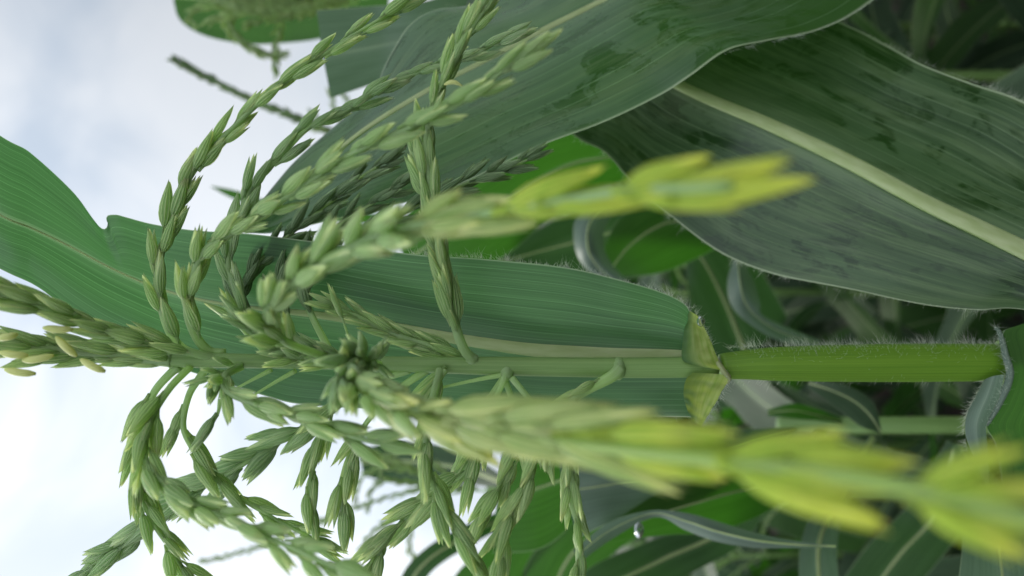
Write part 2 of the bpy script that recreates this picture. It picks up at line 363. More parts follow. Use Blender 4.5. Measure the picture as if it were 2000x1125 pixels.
# ------------------------------------------------------------------ spikelets
def spikelet_verts(seed, nt_=11, ns=9):
    r = random.Random(seed); mb = MB()
    ts = np.array([0, .05, .14, .27, .42, .57, .70, .81, .90, .96, 1.0]); pr = np.array([.26, .48, .80, 1.0, .98, .84, .63, .41, .22, .10, .012])
    wdt = r.uniform(.098, .122); th = r.uniform(.080, .100)
    for side, ln, op in ((1, 1.0, r.uniform(.02, .07)), (-1, r.uniform(.88, .97), r.uniform(.03, .10))):
        an = np.radians(np.linspace(-112, 112, ns))
        g = np.zeros((nt_, ns, 3)); uv = np.zeros((nt_, ns, 2))
        for i, (t_, q) in enumerate(zip(ts, pr)):
            ridge = 1 + .10*np.cos(an*9 + seed)
            g[i, :, 0] = np.sin(an) * wdt * q * ridge * (1 if side > 0 else .93)
            g[i, :, 1] = side * (np.cos(an) * th * q * ridge + .004 + op * t_**2 * 1.1)
            g[i, :, 2] = t_ * ln - .03*np.abs(np.sin(an)) * (t_ > .5)
            uv[i, :, 0] = np.linspace(0, 1, ns); uv[i, :, 1] = t_
        g[:, :, 0] += .03*math.sin(seed) * np.array(ts)[:, None]**2
        mb.grid(g, uv)
    an = np.linspace(0, 2*math.pi, 8, endpoint=False); g = np.zeros((6, 8, 3)); uv = np.zeros((6, 8, 2))
    for i, (t_, q) in enumerate(zip((.12, .3, .5, .7, .86, .94), (.3, .8, .85, .7, .35, .04))):
        g[i, :, 0] = np.cos(an)*wdt*q*.8; g[i, :, 1] = np.sin(an)*th*q*.55; g[i, :, 2] = t_; uv[i, :, 1] = t_*.8; uv[i, :, 0] = .02
    mb.grid(g, uv, wrap=True)
    # short stalk
    mb.tube(np.array([(0, 0, -.16), (0, 0, -.06), (0, 0, .04)]), [.028, .03, .045], 6)
    return mb
SPK = [spikelet_verts(i) for i in range(8)]
SPKV = [(np.vstack(s.v), s.f, np.vstack(s.uv)) for s in SPK]
def low_verts(seed):
    mb = MB(); an = np.linspace(0, 2*math.pi, 6, endpoint=False); g = np.zeros((5, 6, 3)); uv = np.zeros((5, 6, 2))
    for i, (t_, q) in enumerate(zip((0, .2, .5, .8, 1), (.3, .8, 1, .5, .03))):
        g[i, :, 0] = np.cos(an)*.14*q; g[i, :, 1] = np.sin(an)*.11*q; g[i, :, 2] = t_; uv[i, :, 1] = t_; uv[i, :, 0] = np.linspace(0, 1, 6)
    mb.grid(g, uv, wrap=True); return mb
LOW = [low_verts(0)]; LOWV = [(np.vstack(s.v), s.f, np.vstack(s.uv)) for s in LOW]
def scr(p):
    d = p[1]
    if d < .01: return None
    return 1000 - (p[2] - CAMZ)*F/d, 562.5 - p[0]*F/d
def spk_matrix(p, D, roll, L, fat=1.0):
    z = Vector(D).normalized(); q = z.to_track_quat('Z', 'Y')
    return Matrix.Translation(Vector(p)) @ q.to_matrix().to_4x4() @ Matrix.Rotation(roll, 4, 'Z') @ Matrix.Diagonal((L*fat, L*fat, L, 1))
def lay_spikelets(c, bare, L, gap, opening, seed, taper=.8, toend=True, face=.5, fat=1.0, pair=True, whorl=0):
    "positions of the spikelets along a branch centreline"
    r = random.Random(seed); T, N, B = frames(c)
    acc = np.r_[0, np.cumsum(np.linalg.norm(np.diff(c, axis=0), axis=1))]; tot = acc[-1]
    out = []; s = bare; k = 0
    view = np.array((0, -1., 0))
    while s < tot - L*.5:
        i = int(np.searchsorted(acc, s)); i = min(max(i, 1), len(c) - 1); f = (s - acc[i-1]) / (acc[i] - acc[i-1] + 1e-9)
        p = c[i-1]*(1-f) + c[i]*f; t_ = T[i]
        side = np.cross(t_, view)
        side = unit(side) if np.linalg.norm(side) > .2 else N[i]
        dep = unit(np.cross(t_, side))
        size = L * (1 - (1 - taper) * s / tot)
        for h in range(whorl or (2 if pair else 1)):
            sg = 1 if k % 2 == 0 else -1
            phi = r.gauss(0, .5) + (h * 2 - 1) * .7 * sg
            if whorl: sg = 1 if h % 2 else -1; phi = (1, -1)[(h // 2) % 2]*.55 + r.gauss(0, .25)
            o_ = side*sg*math.cos(phi) + dep*math.sin(phi)*1.0
            oo = opening * r.uniform(.35, 1.25)
            D = unit(t_ + o_*oo + r.gauss(0, .04))
            q = p + o_*(.0008 + .0010*r.random()) + t_*((h*.13 if whorl else h*.24)*size + r.uniform(-.1, .1)*size)
            out.append((q, D, r.uniform(0, 6.28), size*r.uniform(.80, 1.12), r.randrange(8), fat*r.uniform(.9, 1.12)))
        s += gap * r.uniform(.85, 1.15); k += 1
    out.append((c[-1] - T[-1]*L*.55, T[-1], r.uniform(0, 6.28), L*taper, r.randrange(8), fat))
    return out
def add_spk(mb, rec, mi=0, lib=None):
    q, D, roll, L, var, fat = rec; lib = lib or SPKV
    v, f, uv = lib[var % len(lib)]; m_ = np.array(spk_matrix(q, D, roll, L, fat))
    mb.add(v @ m_[:3, :3].T + m_[:3, 3], f, uv, mi)

# ------------------------------------------------------------------ the main maize plant
SX, SY = P(0, 713, .25)[0], .25
plant = thing('maize_plant', (SX, SY, 0), 'nearest maize plant, its pale green flowering tassel and hairy stalk in the middle', 'maize plant')
st = [P(1400, 716, .25), P(1200, 718, .25), P(870, 713, .25), P(640, 708, .249), P(480, 705, .248), P(330, 702, .246), P(250, 694, .244)]
mb = MB(); mb.tube(curve(st, 90), [.0034, .0033, .0031, .0030, .0026, .0022, .0022, .0024, .0022], 16); mb.build('tassel_stem', M['stalk'], plant)
# central spike
spk_recs = []   # (record, branch object, material key)
LS = 1.38
def branch(pts, bare=.02, L=.0105, gap=.0062, opening=.28, mat='spk', r0=.0011, r1=.0005, seed=1, fat=1.1, name='tassel_branch', taper=.85, n=None, pair=True, whorl=0, until=9999, own=()):
    c = curve(px(pts), n or 90); L = L*LS; gap = gap*1.06
    mb = MB(); mb.tube(c, [r0*1.15, r0*.8, (r0+r1)/2*.75, r1*.8], 8); o = mb.build(name, M['rachis_y' if seed == 51 else 'rachis'], plant)
    for rec in lay_spikelets(c, bare, L, gap, opening, seed, taper, fat=fat, pair=pair, whorl=whorl):
        sx = scr(rec[0])
        if sx is None or sx[0] > until: continue
        mk = mat; q_ = sx[0] + RS.uniform(-60, 60)
        if mat == 'spk_y': mk = 'spk_g' if q_ < 780 else 'spk_m' if q_ < 1080 else 'spk_y'
        spk_recs.append((rec, o, mk))   # greener towards the foot
    for (bx_, by_, tx_, ty_, bd_, td_, fat_) in own:      # florets given one by one: foot and tip
        b_, t_ = P(bx_, by_, bd_), P(tx_, ty_, td_); k_ = random.Random(int(bx_ + ty_))
        spk_recs.append(((b_, unit(t_ - b_), k_.uniform(0, 6.28), float(np.linalg.norm(t_ - b_)), k_.randrange(8), fat_), o, mat if bx_ > (1100 if seed == 51 else 960) else 'spk_m'))
    return o, c
branch([(335, 702, .246), (250, 694, .243), (150, 688, .238), (0, 676, .230), (-120, 670, .225)], .0, .0115, .0030, .34, 'spk_g', .0022, .0016, 11, 1.1, 'tassel_spike')
branch([(420, 700, .247), (330, 678, .240), (230, 652, .232), (120, 612, .222), (0, 572, .212), (-80, 545, .205)], .010, .0105, .0050, .22, 'spk_g', .0013, .0008, 12, 1.15)
# upper side of the picture
branch([(400, 696, .25), (362, 684, .25), (335, 655, .25), (318, 610, .252), (308, 550, .253), (318, 480, .254), (345, 395, .256), (392, 315, .258), (455, 250, .26), (530, 180, .262), (600, 130, .264), (680, 75, .266), (770, 20, .268), (840, -30, .27)], .012, .0110, .0070, .17, 'spk_g', .0013, .0006, 21)
branch([(440, 690, .249), (409, 686, .248), (382, 655, .245), (366, 601, .241), (380, 535, .237), (400, 490, .232), (462, 447, .225), (560, 385, .215), (680, 305, .205), (800, 250, .198), (900, 200, .192), (980, 140, .188), (1050, 80, .186)], .014, .0105, .0066, .18, 'spk_g', .0013, .0006, 22)
branch([(560, 698, .25), (500, 650, .255), (470, 590, .26), (446, 515, .262), (458, 455, .264), (480, 391, .266), (500, 352, .268), (551, 302, .27), (604, 249, .272), (675, 217, .274), (724, 188, .276), (770, 160, .277), (849, 131, .279), (938, 100, .281), (1020, 52, .283)], .012, .0105, .0068, .17, 'spk', .0013, .0006, 23)
# blurred foreground branch reaching right
branch([(640, 698, .245), (560, 668, .22), (520, 620, .20), (560, 560, .185), (650, 500, .172), (760, 452, .155), (900, 425, .140), (1050, 400, .124), (1225, 372, .110), (1340, 368, .102), (1430, 362, .098)], .026, .0118, .0122, .27, 'spk_y', .0012, .0008, 24, 1.0, whorl=4, until=850, own=[
    (830, 432, 1020, 386, .148, .132, 1.0), (880, 440, 1062, 438, .142, .130, 1.0), (850, 425, 1040, 410, .146, .134, 1.0), (990, 405, 1192, 322, .130, .116, .95), (1000, 410, 1235, 372, .129, .116, .95), (1060, 392, 1170, 332, .122, .117, .9), (1080, 405, 1290, 385, .121, .112, .9),
    (1222, 362, 1398, 300, .110, .102, 1.0), (1230, 378, 1450, 348, .109, .101, 1.0), (1290, 372, 1565, 312, .106, .097, .95), (1318, 392, 1608, 348, .104, .096, 1.05), (1250, 388, 1470, 395, .108, .100, .9)])
# vertical branch in front of the large leaf
branch([(925, 703, .249), (905, 680, .247), (885, 620, .245), (868, 540, .243), (850, 440, .24), (838, 340, .238), (832, 260, .236), (852, 190, .235), (885, 115, .234), (925, 50, .233), (975, -20, .232)], .010, .0105, .0052, .18, 'spk_g', .0015, .0009, 25)
branch([(848, 430, .241), (825, 360, .243), (808, 300, .244), (800, 255, .245)], .0, .0095, .008, .16, 'spk_g', .0009, .0005, 26)
branch([(920, 702, .252), (860, 682, .254), (780, 655, .256), (700, 618, .258), (620, 580, .26)], .004, .0095, .0036, .24, 'spk_g', .0014, .0007, 27, .95)
branch([(700, 700, .246), (684, 668, .244), (668, 620, .243), (650, 575, .242)], .016, .0105, .02, .12, 'spk_g', .0005, .0004, 28, .7, pair=False)
# dense darker strands behind
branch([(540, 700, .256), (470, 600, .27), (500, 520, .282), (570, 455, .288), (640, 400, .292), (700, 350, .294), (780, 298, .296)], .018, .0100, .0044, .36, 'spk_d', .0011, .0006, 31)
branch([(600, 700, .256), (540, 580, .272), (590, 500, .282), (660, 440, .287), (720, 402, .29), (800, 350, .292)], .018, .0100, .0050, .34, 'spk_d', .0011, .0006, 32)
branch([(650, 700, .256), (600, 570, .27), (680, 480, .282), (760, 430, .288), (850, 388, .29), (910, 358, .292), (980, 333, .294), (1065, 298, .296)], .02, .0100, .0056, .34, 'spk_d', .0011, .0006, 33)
# short crowded branchlets on the stem
branch([(600, 706, .246), (540, 672, .24), (500, 645, .235), (460, 610, .232), (440, 590, .23)], .002, .0080, .0034, .55, 'spk', .0011, .0007, 34, 1.1)
branch([(680, 706, .246), (610, 684, .242), (560, 676, .239), (520, 664, .236)], .0, .0080, .003, .5, 'spk', .0011, .0007, 35, 1.1)
branch([(690, 712, .246), (620, 700, .242), (560, 694, .24), (520, 690, .239)], .0, .0085, .005, .3, 'spk_g', .0010, .0007, 36)
branch([(520, 690, .247), (480, 650, .243), (450, 618, .241), (418, 602, .24)], .010, .0095, .0060, .35, 'spk_g', .0009, .0006, 37)
# lower side of the picture
branch([(350, 716, .247), (330, 732, .247), (300, 768, .247), (282, 820, .248), (270, 867, .248), (265, 924, .249), (278, 974, .249), (302, 1027, .25), (338, 1080, .25), (385, 1150, .25)], .014, .0115, .0062, .36, 'spk_g', .0012, .0006, 41)
branch([(372, 716, .246), (330, 760, .238), (295, 820, .23), (282, 890, .222), (320, 945, .212), (390, 990, .203), (480, 1030, .193), (570, 1070, .183), (680, 1120, .173), (800, 1180, .165)], .014, .0112, .0064, .24, 'spk_g', .0010, .0007, 42, 1.1)
branch([(405, 718, .249), (388, 740, .249), (368, 775, .25), (358, 832, .251), (377, 878, .252), (409, 920, .252), (444, 956, .253), (500, 992, .254), (583, 1038, .255), (660, 1070, .256)], .016, .0110, .0072, .24, 'spk_g', .0011, .0006, 43)
branch([(760, 722, .252), (690, 770, .258), (620, 825, .262), (569, 849, .264), (498, 892, .266), (444, 927, .268), (391, 952, .27), (320, 995, .272), (256, 1052, .273), (200, 1090, .274), (120, 1150, .275)], .022, .0138, .0078, .30, 'spk', .0011, .0007, 44, 1.3)
branch([(470, 716, .248), (440, 735, .235), (450, 768, .222), (533, 800, .212), (620, 830, .203), (700, 856, .195), (800, 880, .188)], .010, .0115, .0060, .26, 'spk_g', .0012, .0007, 45, 1.0)
branch([(470, 714, .246), (430, 735, .236), (412, 755, .231), (408, 775, .228)], .004, .0070, .003, .7, 'spk', .0010, .0007, 46, 1.2)
branch([(430, 780, .24), (422, 815, .24), (385, 866, .24)], .006, .0115, .02, .06, 'spk', .0006, .0005, 47, 1.05, pair=False)
# the big blurred foreground branch
branch([(700, 712, .244), (680, 722, .215), (690, 745, .19), (760, 790, .172), (880, 830, .155), (1050, 858, .132), (1220, 880, .114), (1440, 905, .098), (1600, 922, .090), (1800, 958, .083), (2000, 1010, .078), (2200, 1070, .075)], .026, .0128, .0110, .30, 'spk_y', .0013, .0012, 51, 1.05, whorl=5, until=880, own=[
    (880, 800, 1080, 790, .150, .134, .9), (890, 835, 1075, 905, .150, .136, .9), (900, 820, 1110, 845, .149, .133, .9), (985, 815, 1210, 795, .138, .122, .9), (975, 850, 1175, 912, .138, .124, .9), (1000, 835, 1230, 850, .136, .121, .85),
    (1075, 830, 1305, 800, .128, .114, .9), (1090, 865, 1350, 975, .127, .109, .82), (1110, 850, 1340, 875, .126, .112, .9), (1190, 850, 1465, 848, .118, .100, .85), (1200, 880, 1440, 940, .117, .102, .85), (1260, 880, 1480, 890, .112, .100, .9), (1330, 885, 1560, 925, .107, .095, .8),
    (1430, 890, 1668, 838, .098, .090, 1.1), (1540, 885, 1810, 905, .093, .085, .9), (1510, 925, 1795, 942, .094, .085, 1.1), (1445, 925, 1755, 1032, .097, .087, 1.1), (1480, 905, 1640, 950, .096, .090, 1.0),
    (1800, 942, 2020, 868, .083, .078, 1.1), (1800, 968, 2080, 950, .083, .077, 1.1), (1795, 985, 2030, 1100, .083, .077, 1.15), (1850, 1000, 2120, 1040, .082, .076, 1.1)])
branch([(740, 712, .240), (720, 705, .215), (700, 700, .20), (660, 735, .185), (650, 790, .18)], .012, .0085, .0032, .65, 'spk', .0011, .0007, 52, 1.15)
# hanging branches at the bottom
branch([(800, 722, .25), (720, 750, .25), (655, 790, .25), (625, 850, .25), (606, 940, .25), (615, 1040, .25)], .026, .0115, .0070, .2, 'spk_g', .0011, .0006, 61)
branch([(835, 722, .25), (780, 760, .25), (720, 820, .25), (694, 870, .25), (675, 924, .25), (668, 980, .25), (669, 1050, .25)], .030, .0115, .0072, .22, 'spk_g', .0011, .0006, 62)
branch([(860, 722, .246), (845, 780, .24), (832, 850, .236), (838, 910, .233), (852, 960, .231), (880, 1020, .229), (910, 1070, .227), (945, 1150, .225)], .014, .0110, .0056, .24, 'spk_g', .0012, .0007, 63)
branch([(984, 736, .252), (950, 790, .256), (935, 850, .26), (910, 920, .262), (850, 966, .263), (778, 1027, .264), (735, 1090, .265), (715, 1150, .265)], .012, .0130, .0066, .24, 'spk_g', .0009, .0006, 64, 1.3)
branch([(984, 736, .25), (1005, 800, .25), (1010, 870, .25), (985, 930, .25), (950, 992, .25), (915, 1055, .25)], .010, .0115, .0062, .2, 'spk_g', .0009, .0006, 65)
branch([(1000, 738, .246), (1045, 800, .242), (1055, 870, .24), (1032, 930, .238), (1003, 992, .236), (984, 1045, .235), (962, 1140, .234)], .012, .0115, .0060, .22, 'spk_g', .0009, .0006, 66)
branch([(870, 722, .246), (858, 745, .245), (848, 790, .245)], .0, .0110, .012, .2, 'spk_g', .0009, .0006, 67)
# stout side stalk with a node at its foot
c = curve(px([(1212, 718, .247), (1195, 735, .246), (1150, 760, .244), (1115, 785, .243), (1108, 830, .242), (1116, 890, .241), (1115, 974, .24), (1132, 1045, .239), (1126, 1140, .238)]), 90)
mb = MB(); mb.tube(c, [.0021, .0015, .0012, .0010, .0009, .0008, .0007], 10); ob = mb.build('tassel_branch', M['rachis'], plant)
for rec in lay_spikelets(c, .0110, .0125, .0056, .24, 68, .9, fat=1.1): spk_recs.append((rec, ob, 'spk_g'))
for pts in ([(530, 722, .25), (500, 738, .25), (464, 757, .25)], [(578, 724, .25), (540, 745, .25), (490, 775, .25)],
            [(984, 732, .248), (930, 742, .248), (858, 758, .248)]):
    mb = MB(); mb.tube(curve(px(pts), 20), [.0009, .0006, .0004], 6); mb.build('branch_stub', M['rachis'], plant)
mb = MB(); mb.tube(curve(px([(990, 722, .248), (983, 745, .247), (965, 785, .247)]), 20), [.0013, .0009, .0008], 8); mb.build('branch_stub', M['rachis'], plant)
# nodes: small swellings where branches leave the stem
for x_, y_, r_ in ((1208, 720, .0037), (922, 703, .0022), (990, 727, .0028), (395, 700, .0030), (345, 712, .0028)):
    mb = MB(); a_ = P(x_ - 12, y_, .249); b_ = P(x_ + 12, y_, .249); mb.tube(np.linspace(a_, b_, 9), [r_*.6, r_*.85, r_, r_, r_*.85, r_*.6], 14); mb.build('stem_node', M['rachis'], plant)
# anthers hanging out of the spike
for i, (x_, y_, dx, dy) in enumerate([(0, 688, 55, 6), (45, 704, 60, -10), (10, 722, 60, 8), (85, 640, 58, 3), (110, 658, 40, 38), (158, 702, 48, 24), (-5, 660, 40, -8)]):
    mb = MB(); c = curve(px([(x_, y_, .221), (x_ + dx*.5, y_ + dy*.5 + 2, .220), (x_ + dx, y_ + dy, .221)]), 12)
    mb.tube(c, [.0004, .00095, .0011, .00105, .0010, .0004], 10); mb.build('anther', M['anther'], plant)
mb = MB(); mb.tube(curve(px([(868, 165, .229), (885, 160, .228), (903, 168, .228)]), 10), [.0003, .0007, .0006, .0002], 8); mb.build('anther', M['anther'], plant)

# the hundred spikelets that show largest are objects, the rest one mesh
def score(rec):
    s_ = scr(rec[0][0] + rec[0][1]*rec[0][3]*.5)
    if s_ is None or not (-20 < s_[0] < 2020 and -20 < s_[1] < 1145): return 0
    return rec[0][3] / rec[0][0][1]
order = sorted(range(len(spk_recs)), key=lambda i: -score(spk_recs[i])); top = set(order[:98])
cache = {}
rest = MB(); keys = ['spk', 'spk_y', 'spk_g', 'spk_m', 'spk_d']
for i, (rec, ob, mk) in enumerate(spk_recs):
    if i in top:
        key = (rec[4], mk)
        if key not in cache: cache[key] = SPK[rec[4]].mesh('spikelet', M[mk])
        s_ = bpy.data.objects.new('spikelet', cache[key]); C.objects.link(s_); s_.parent = ob
        s_.matrix_local = spk_matrix(rec[0], rec[1], rec[2], rec[3], rec[5])
    else: add_spk(rest, rec, keys.index(mk))
ro = rest.build('spikelets', [M[k] for k in keys], plant); ro['kind'] = 'stuff'
print('spikelets', len(spk_recs))

# lower stalk: leaf sheath, culm
mb = MB(); a_ = np.array((SX, SY, 0.0)); b_ = P(1960, 708, .25)
mb.tube(np.linspace(a_ + (0, 0, -.03), b_, 60), [.012, .010, .0075], 18); mb.build('stalk', M['stalk'], plant)
sh = curve([P(1990, 708, .25), P(1900, 708, .25), P(1700, 709, .25), P(1500, 711, .25), P(1430, 714, .25), P(1408, 716, .25)], 80)
mb = MB(); mb.tube(sh, [.0058, .0060, .0061, .0060, .0058, .0053, .0040], 32); so = mb.build('leaf_sheath', M['sheath'], plant)
n = 1700; tt = RS.uniform(0.05, .97, n); cl_ = RS.uniform(.05, .97, 80); tt = np.where(RS.rand(n) < .5, cl_[RS.randint(0, 80, n)] + RS.normal(0, .003, n), tt).clip(0, .99); i0 = (tt*79).astype(int); ang = RS.normal(0, .55, n)
rd = np.stack([np.cos(ang), np.sin(ang), 0*ang], 1); hb = sh[i0] + rd*.0057
mh = MB(); hairs(mh, hb, rd + np.array((0, 0, 1))*RS.normal(.35, .3, (n, 1)) + RS.normal(0, .15, (n, 3)), .0042*RS.uniform(.15, 1.1, n)*(.8 + .3*np.sin(tt*45)), .000032, .5); mh.build('sheath_hairs', M['hair'], so)
n = 90; tt = RS.uniform(0.05, .97, n); i0 = (tt*79).astype(int); ang = RS.normal(math.pi, .5, n)
rd = np.stack([np.cos(ang), np.sin(ang), 0*ang], 1); mh = MB(); hairs(mh, sh[i0] + rd*.0057, rd + np.array((0, 0, .6)), .003*RS.uniform(.3, 1.1, n), .00003, .25); mh.build('sheath_hairs', M['hair'], so)

# flag leaf, behind the tassel stem
E1 = px([(1350, 614, .2505), (1335, 592, .25), (1290, 570, .25), (1200, 545, .25), (1100, 522, .255), (950, 505, .26), (820, 497, .265), (700, 483, .272), (600, 470, .28), (480, 456, .285), (380, 450, .285), (300, 438, .285), (250, 425, .283), (228, 419, .282), (211, 420, .2815), (207, 427, .2815), (210, 436, .2815), (206, 446, .282), (196, 444, .282), (180, 425, .281), (140, 372, .28), (60, 300, .275), (0, 265, .27), (-160, 150, .26)])
MI = px([(1352, 694, .2535), (1200, 690, .260), (1050, 683, .264), (900, 662, .27), (760, 638, .275), (620, 615, .28), (450, 596, .285), (330, 570, .285), (230, 530, .28), (130, 478, .275), (60, 445, .27), (0, 420, .265), (-160, 330, .26)])
E2 = px([(1352, 815, .2505), (1250, 815, .265), (1100, 812, .275), (950, 808, .28), (800, 803, .285), (600, 792, .29), (520, 775, .29), (420, 742, .29), (330, 712, .285), (230, 668, .28), (150, 620, .275), (75, 562, .27), (0, 525, .265), (-160, 440, .26)])
blade(plant, E1, MI, E2, 'leaf_flag', 26, 300, .06, .0006, swell=.0016, rib= (.0030, .0030, .0024, .0016, .0007, .0004, .0003, .0003), hair=(620, .0036, 0, .42), hair2=(50, .0015, 0, .3))
# collar and ligule where blade meets sheath
patch(plant, [(1344, 606, .2505), (1335, 655, .2485), (1332, 700, .2458), (1350, 712, .2450)], [(1362, 616, .2490), (1384, 656, .2460), (1398, 692, .2440), (1412, 724, .2430)], 'collar', .13, 'leaf_collar')
patch(plant, [(1352, 728, .2450), (1338, 745, .2452), (1336, 780, .2475), (1352, 822, .2500)], [(1424, 732, .2434), (1420, 748, .2440), (1403, 778, .2465), (1370, 832, .2490)], 'collar', -.05, 'leaf_collar')
lg = curve(px([(1392, 690, .252), (1398, 702, .2455), (1411, 722, .2430), (1424, 738, .2440), (1420, 748, .2470)]), 40)
mb = MB(); mb.tube(lg, [.0004, .0008, .0009, .0008, .0004], 8); lo_ = mb.build('ligule', M['ligule'], plant)
n = 160; i0 = RS.randint(0, 40, n); mh = MB(); hairs(mh, lg[i0], RS.normal(size=(n, 3)) + np.array((0, -.4, -.3)), .0022*RS.uniform(.3, 1, n), .00003); mh.build('ligule_hairs', M['hair'], lo_)
ce = curve(px([(1352, 600, .2505), (1366, 626, .2490), (1390, 674, .2450)]), 60); n = 90; i0 = RS.randint(0, 60, n)
mh = MB(); hairs(mh, ce[i0], np.array((.5, -.1, -.6)) + RS.normal(0, .35, (n, 3)), .0030*RS.uniform(.3, 1, n), .00004); mh.build('collar_hairs', M['hair'], plant)
ce = curve(px([(1424, 738, .2440), (1405, 774, .2460), (1370, 832, .2490)]), 60); n = 110; i0 = RS.randint(0, 60, n)
mh = MB(); hairs(mh, ce[i0], np.array((-.5, -.1, -.6)) + RS.normal(0, .4, (n, 3)), .0026*RS.uniform(.3, 1, n), .00004); mh.build('collar_hairs', M['hair'], plant)
# lower leaf of the same plant, sweeping up to the top right
E1 = px([(950, -80, .43), (1150, -60, .425), (1350, -30, .415), (1500, 0, .40), (1640, 45, .385), (1740, 92, .375), (1800, 122, .365), (1900, 160, .355), (2000, 202, .345), (2150, 300, .32), (2300, 440, .29), (2480, 670, .26)])
MI = px([(930, -40, .42), (1130, 60, .40), (1330, 168, .37), (1500, 242, .35), (1650, 312, .335), (1800, 392, .32), (1900, 440, .31), (2000, 488, .30), (2150, 560, .285), (2300, 630, .27), (2480, 705, .2560)])
E2 = px([(900, 20, .42), (1030, 180, .405), (1120, 264, .39), (1180, 296, .38), (1230, 350, .37), (1300, 412, .36), (1400, 487, .345), (1500, 531, .335), (1600, 556, .325), (1750, 584, .31), (1900, 604, .30), (2000, 608, .295), (2200, 660, .275), (2480, 745, .2560)])
blade(plant, E1, MI, E2, 'leaf_lower', 26, 260, -.05, .0012, swell=.0030, rib= (.0008, .0018, .0028, .0034, .0038, .0042, .0045), hair=(900, .0042, .3, .85), hair2=(520, .0036, .1, .8))
# next leaf down, its collar wrapping the sheath at the right edge
patch(plant, [(1998, 632, .243), (1953, 652, .242), (1964, 695, .2405), (1972, 735, .2395), (1950, 790, .2395), (1926, 830, .240), (1946, 872, .241), (1960, 960, .25)],
      [(2150, 560, .25), (2140, 640, .246), (2130, 700, .242), (2130, 760, .24), (2130, 820, .24), (2130, 880, .242), (2120, 930, .245), (2100, 1000, .255)], 'leaf_green', .08)
po = patch(plant, [(1922, 742, .2435), (1905, 775, .242), (1888, 810, .241), (1886, 850, .241), (1905, 900, .243), (1925, 950, .246)],
      [(1962, 732, .2405), (1952, 775, .2385), (1932, 815, .2385), (1926, 840, .239), (1930, 890, .241), (1932, 952, .246)], 'leaf_pale', .15)
ce = curve(px([(1945, 640, .242), (1953, 652, .242), (1964, 695, .2400), (1972, 735, .2390), (1950, 790, .2390), (1926, 830, .2395)]), 80); mb = MB(); mb.tube(ce, [.0006, .0009, .0011, .0012, .0010, .0007], 8); mb.build('leaf_margin', M['leaf_pale'], plant)
n = 380; i0 = RS.randint(0, 80, n); mh = MB(); hairs(mh, ce[i0], np.array((.4, -.4, .7)) + RS.normal(0, .45, (n, 3)), .0036*RS.uniform(.3, 1, n), .00004); mh.build('collar_hairs', M['hair'], plant)
ce = curve(px([(1922, 742, .2435), (1905, 775, .242), (1888, 810, .241), (1884, 845, .241), (1890, 880, .242)]), 60); n = 150; i0 = RS.randint(0, 60, n)
mh = MB(); hairs(mh, ce[i0], np.array((-.2, -.2, .9)) + RS.normal(0, .35, (n, 3)), .0030*RS.uniform(.3, 1, n), .00004); mh.build('collar_hairs', M['hair'], plant)

# water drop on the collar
dp = P(1369, 628, .2445); bm = MB(); th = np.linspace(0, math.pi, 17); ph = np.linspace(0, 2*math.pi, 24, endpoint=False)
g = np.stack([np.stack([np.sin(a)*np.cos(ph), np.sin(a)*np.sin(ph), np.full(24, math.cos(a))], -1) for a in th])
g = g * np.array((.0017, .0015, .0013)); bm.grid(g, wrap=True); wd = bm.build('water_drop', M['water']); wd.location = Vector(dp)
wd['label'] = 'small clear water drop clinging to the yellow collar of the upright leaf'; wd['category'] = 'water drop'

wd2 = bpy.data.objects.new('water_drop', wd.data); C.objects.link(wd2); wd2.location = Vector(P(1248, 1035, .412)); wd2.scale = (2.4, 2, 2)
wd2['label'] = 'larger bright water drop hanging on the twisted leaf at the bottom'; wd2['category'] = 'water drop'

# ------------------------------------------------------------------ neighbour plant on the picture's upper side: one huge waxy leaf
nb = thing('maize_plant', (.36, .42, 0), 'maize plant with one huge waxy grey-green leaf crossing behind the tassel', 'maize plant')
mb = MB(); mb.tube(np.array([(.36, .42, -.03), (.36, .42, .9), (.36, .42, 1.75)]), [.012, .009, .005], 16); mb.build('stalk', M['stalk'], nb)
base = np.array((.36, .42, 1.22))
E1 = px([(480, 452, .33), (500, 408, .332), (560, 335, .34), (650, 250, .35), (725, 178, .36), (748, 130, .362), (768, 92, .364), (800, 45, .366), (850, 16, .37), (960, -8, .38), (1150, -130, .40), (1300, -300, .42)]) + [base + (0, -.03, .07), base + (0, -.012, .03)]
MI = px([(480, 453, .33), (560, 380, .328), (700, 262, .332), (830, 180, .336), (950, 118, .342), (1060, 60, .35), (1180, 0, .358), (1330, -80, .37), (1500, -220, .39)]) + [base + (-.05, 0, .02), base]
E2 = px([(480, 454, .33), (530, 456, .328), (600, 444, .325), (720, 412, .322), (850, 376, .322), (930, 345, .322), (1050, 288, .323), (1180, 240, .325), (1290, 188, .328), (1350, 150, .329), (1420, 102, .332), (1500, 82, .335), (1600, 56, .34), (1700, 4, .345), (1850, -110, .36), (1900, -300, .40)]) + [base + (-.03, 0, -.05), base + (0, -.012, -.012)]
blade(nb, E1, MI, E2, 'leaf_wax', 28, 260, .07, .0010, swell=.0030, rib= (.0007, .0016, .0024, .0030, .0034, .0040, .0045), hair2=(620, .0036, .3, .8), hair=(120, .002, .2, .5))

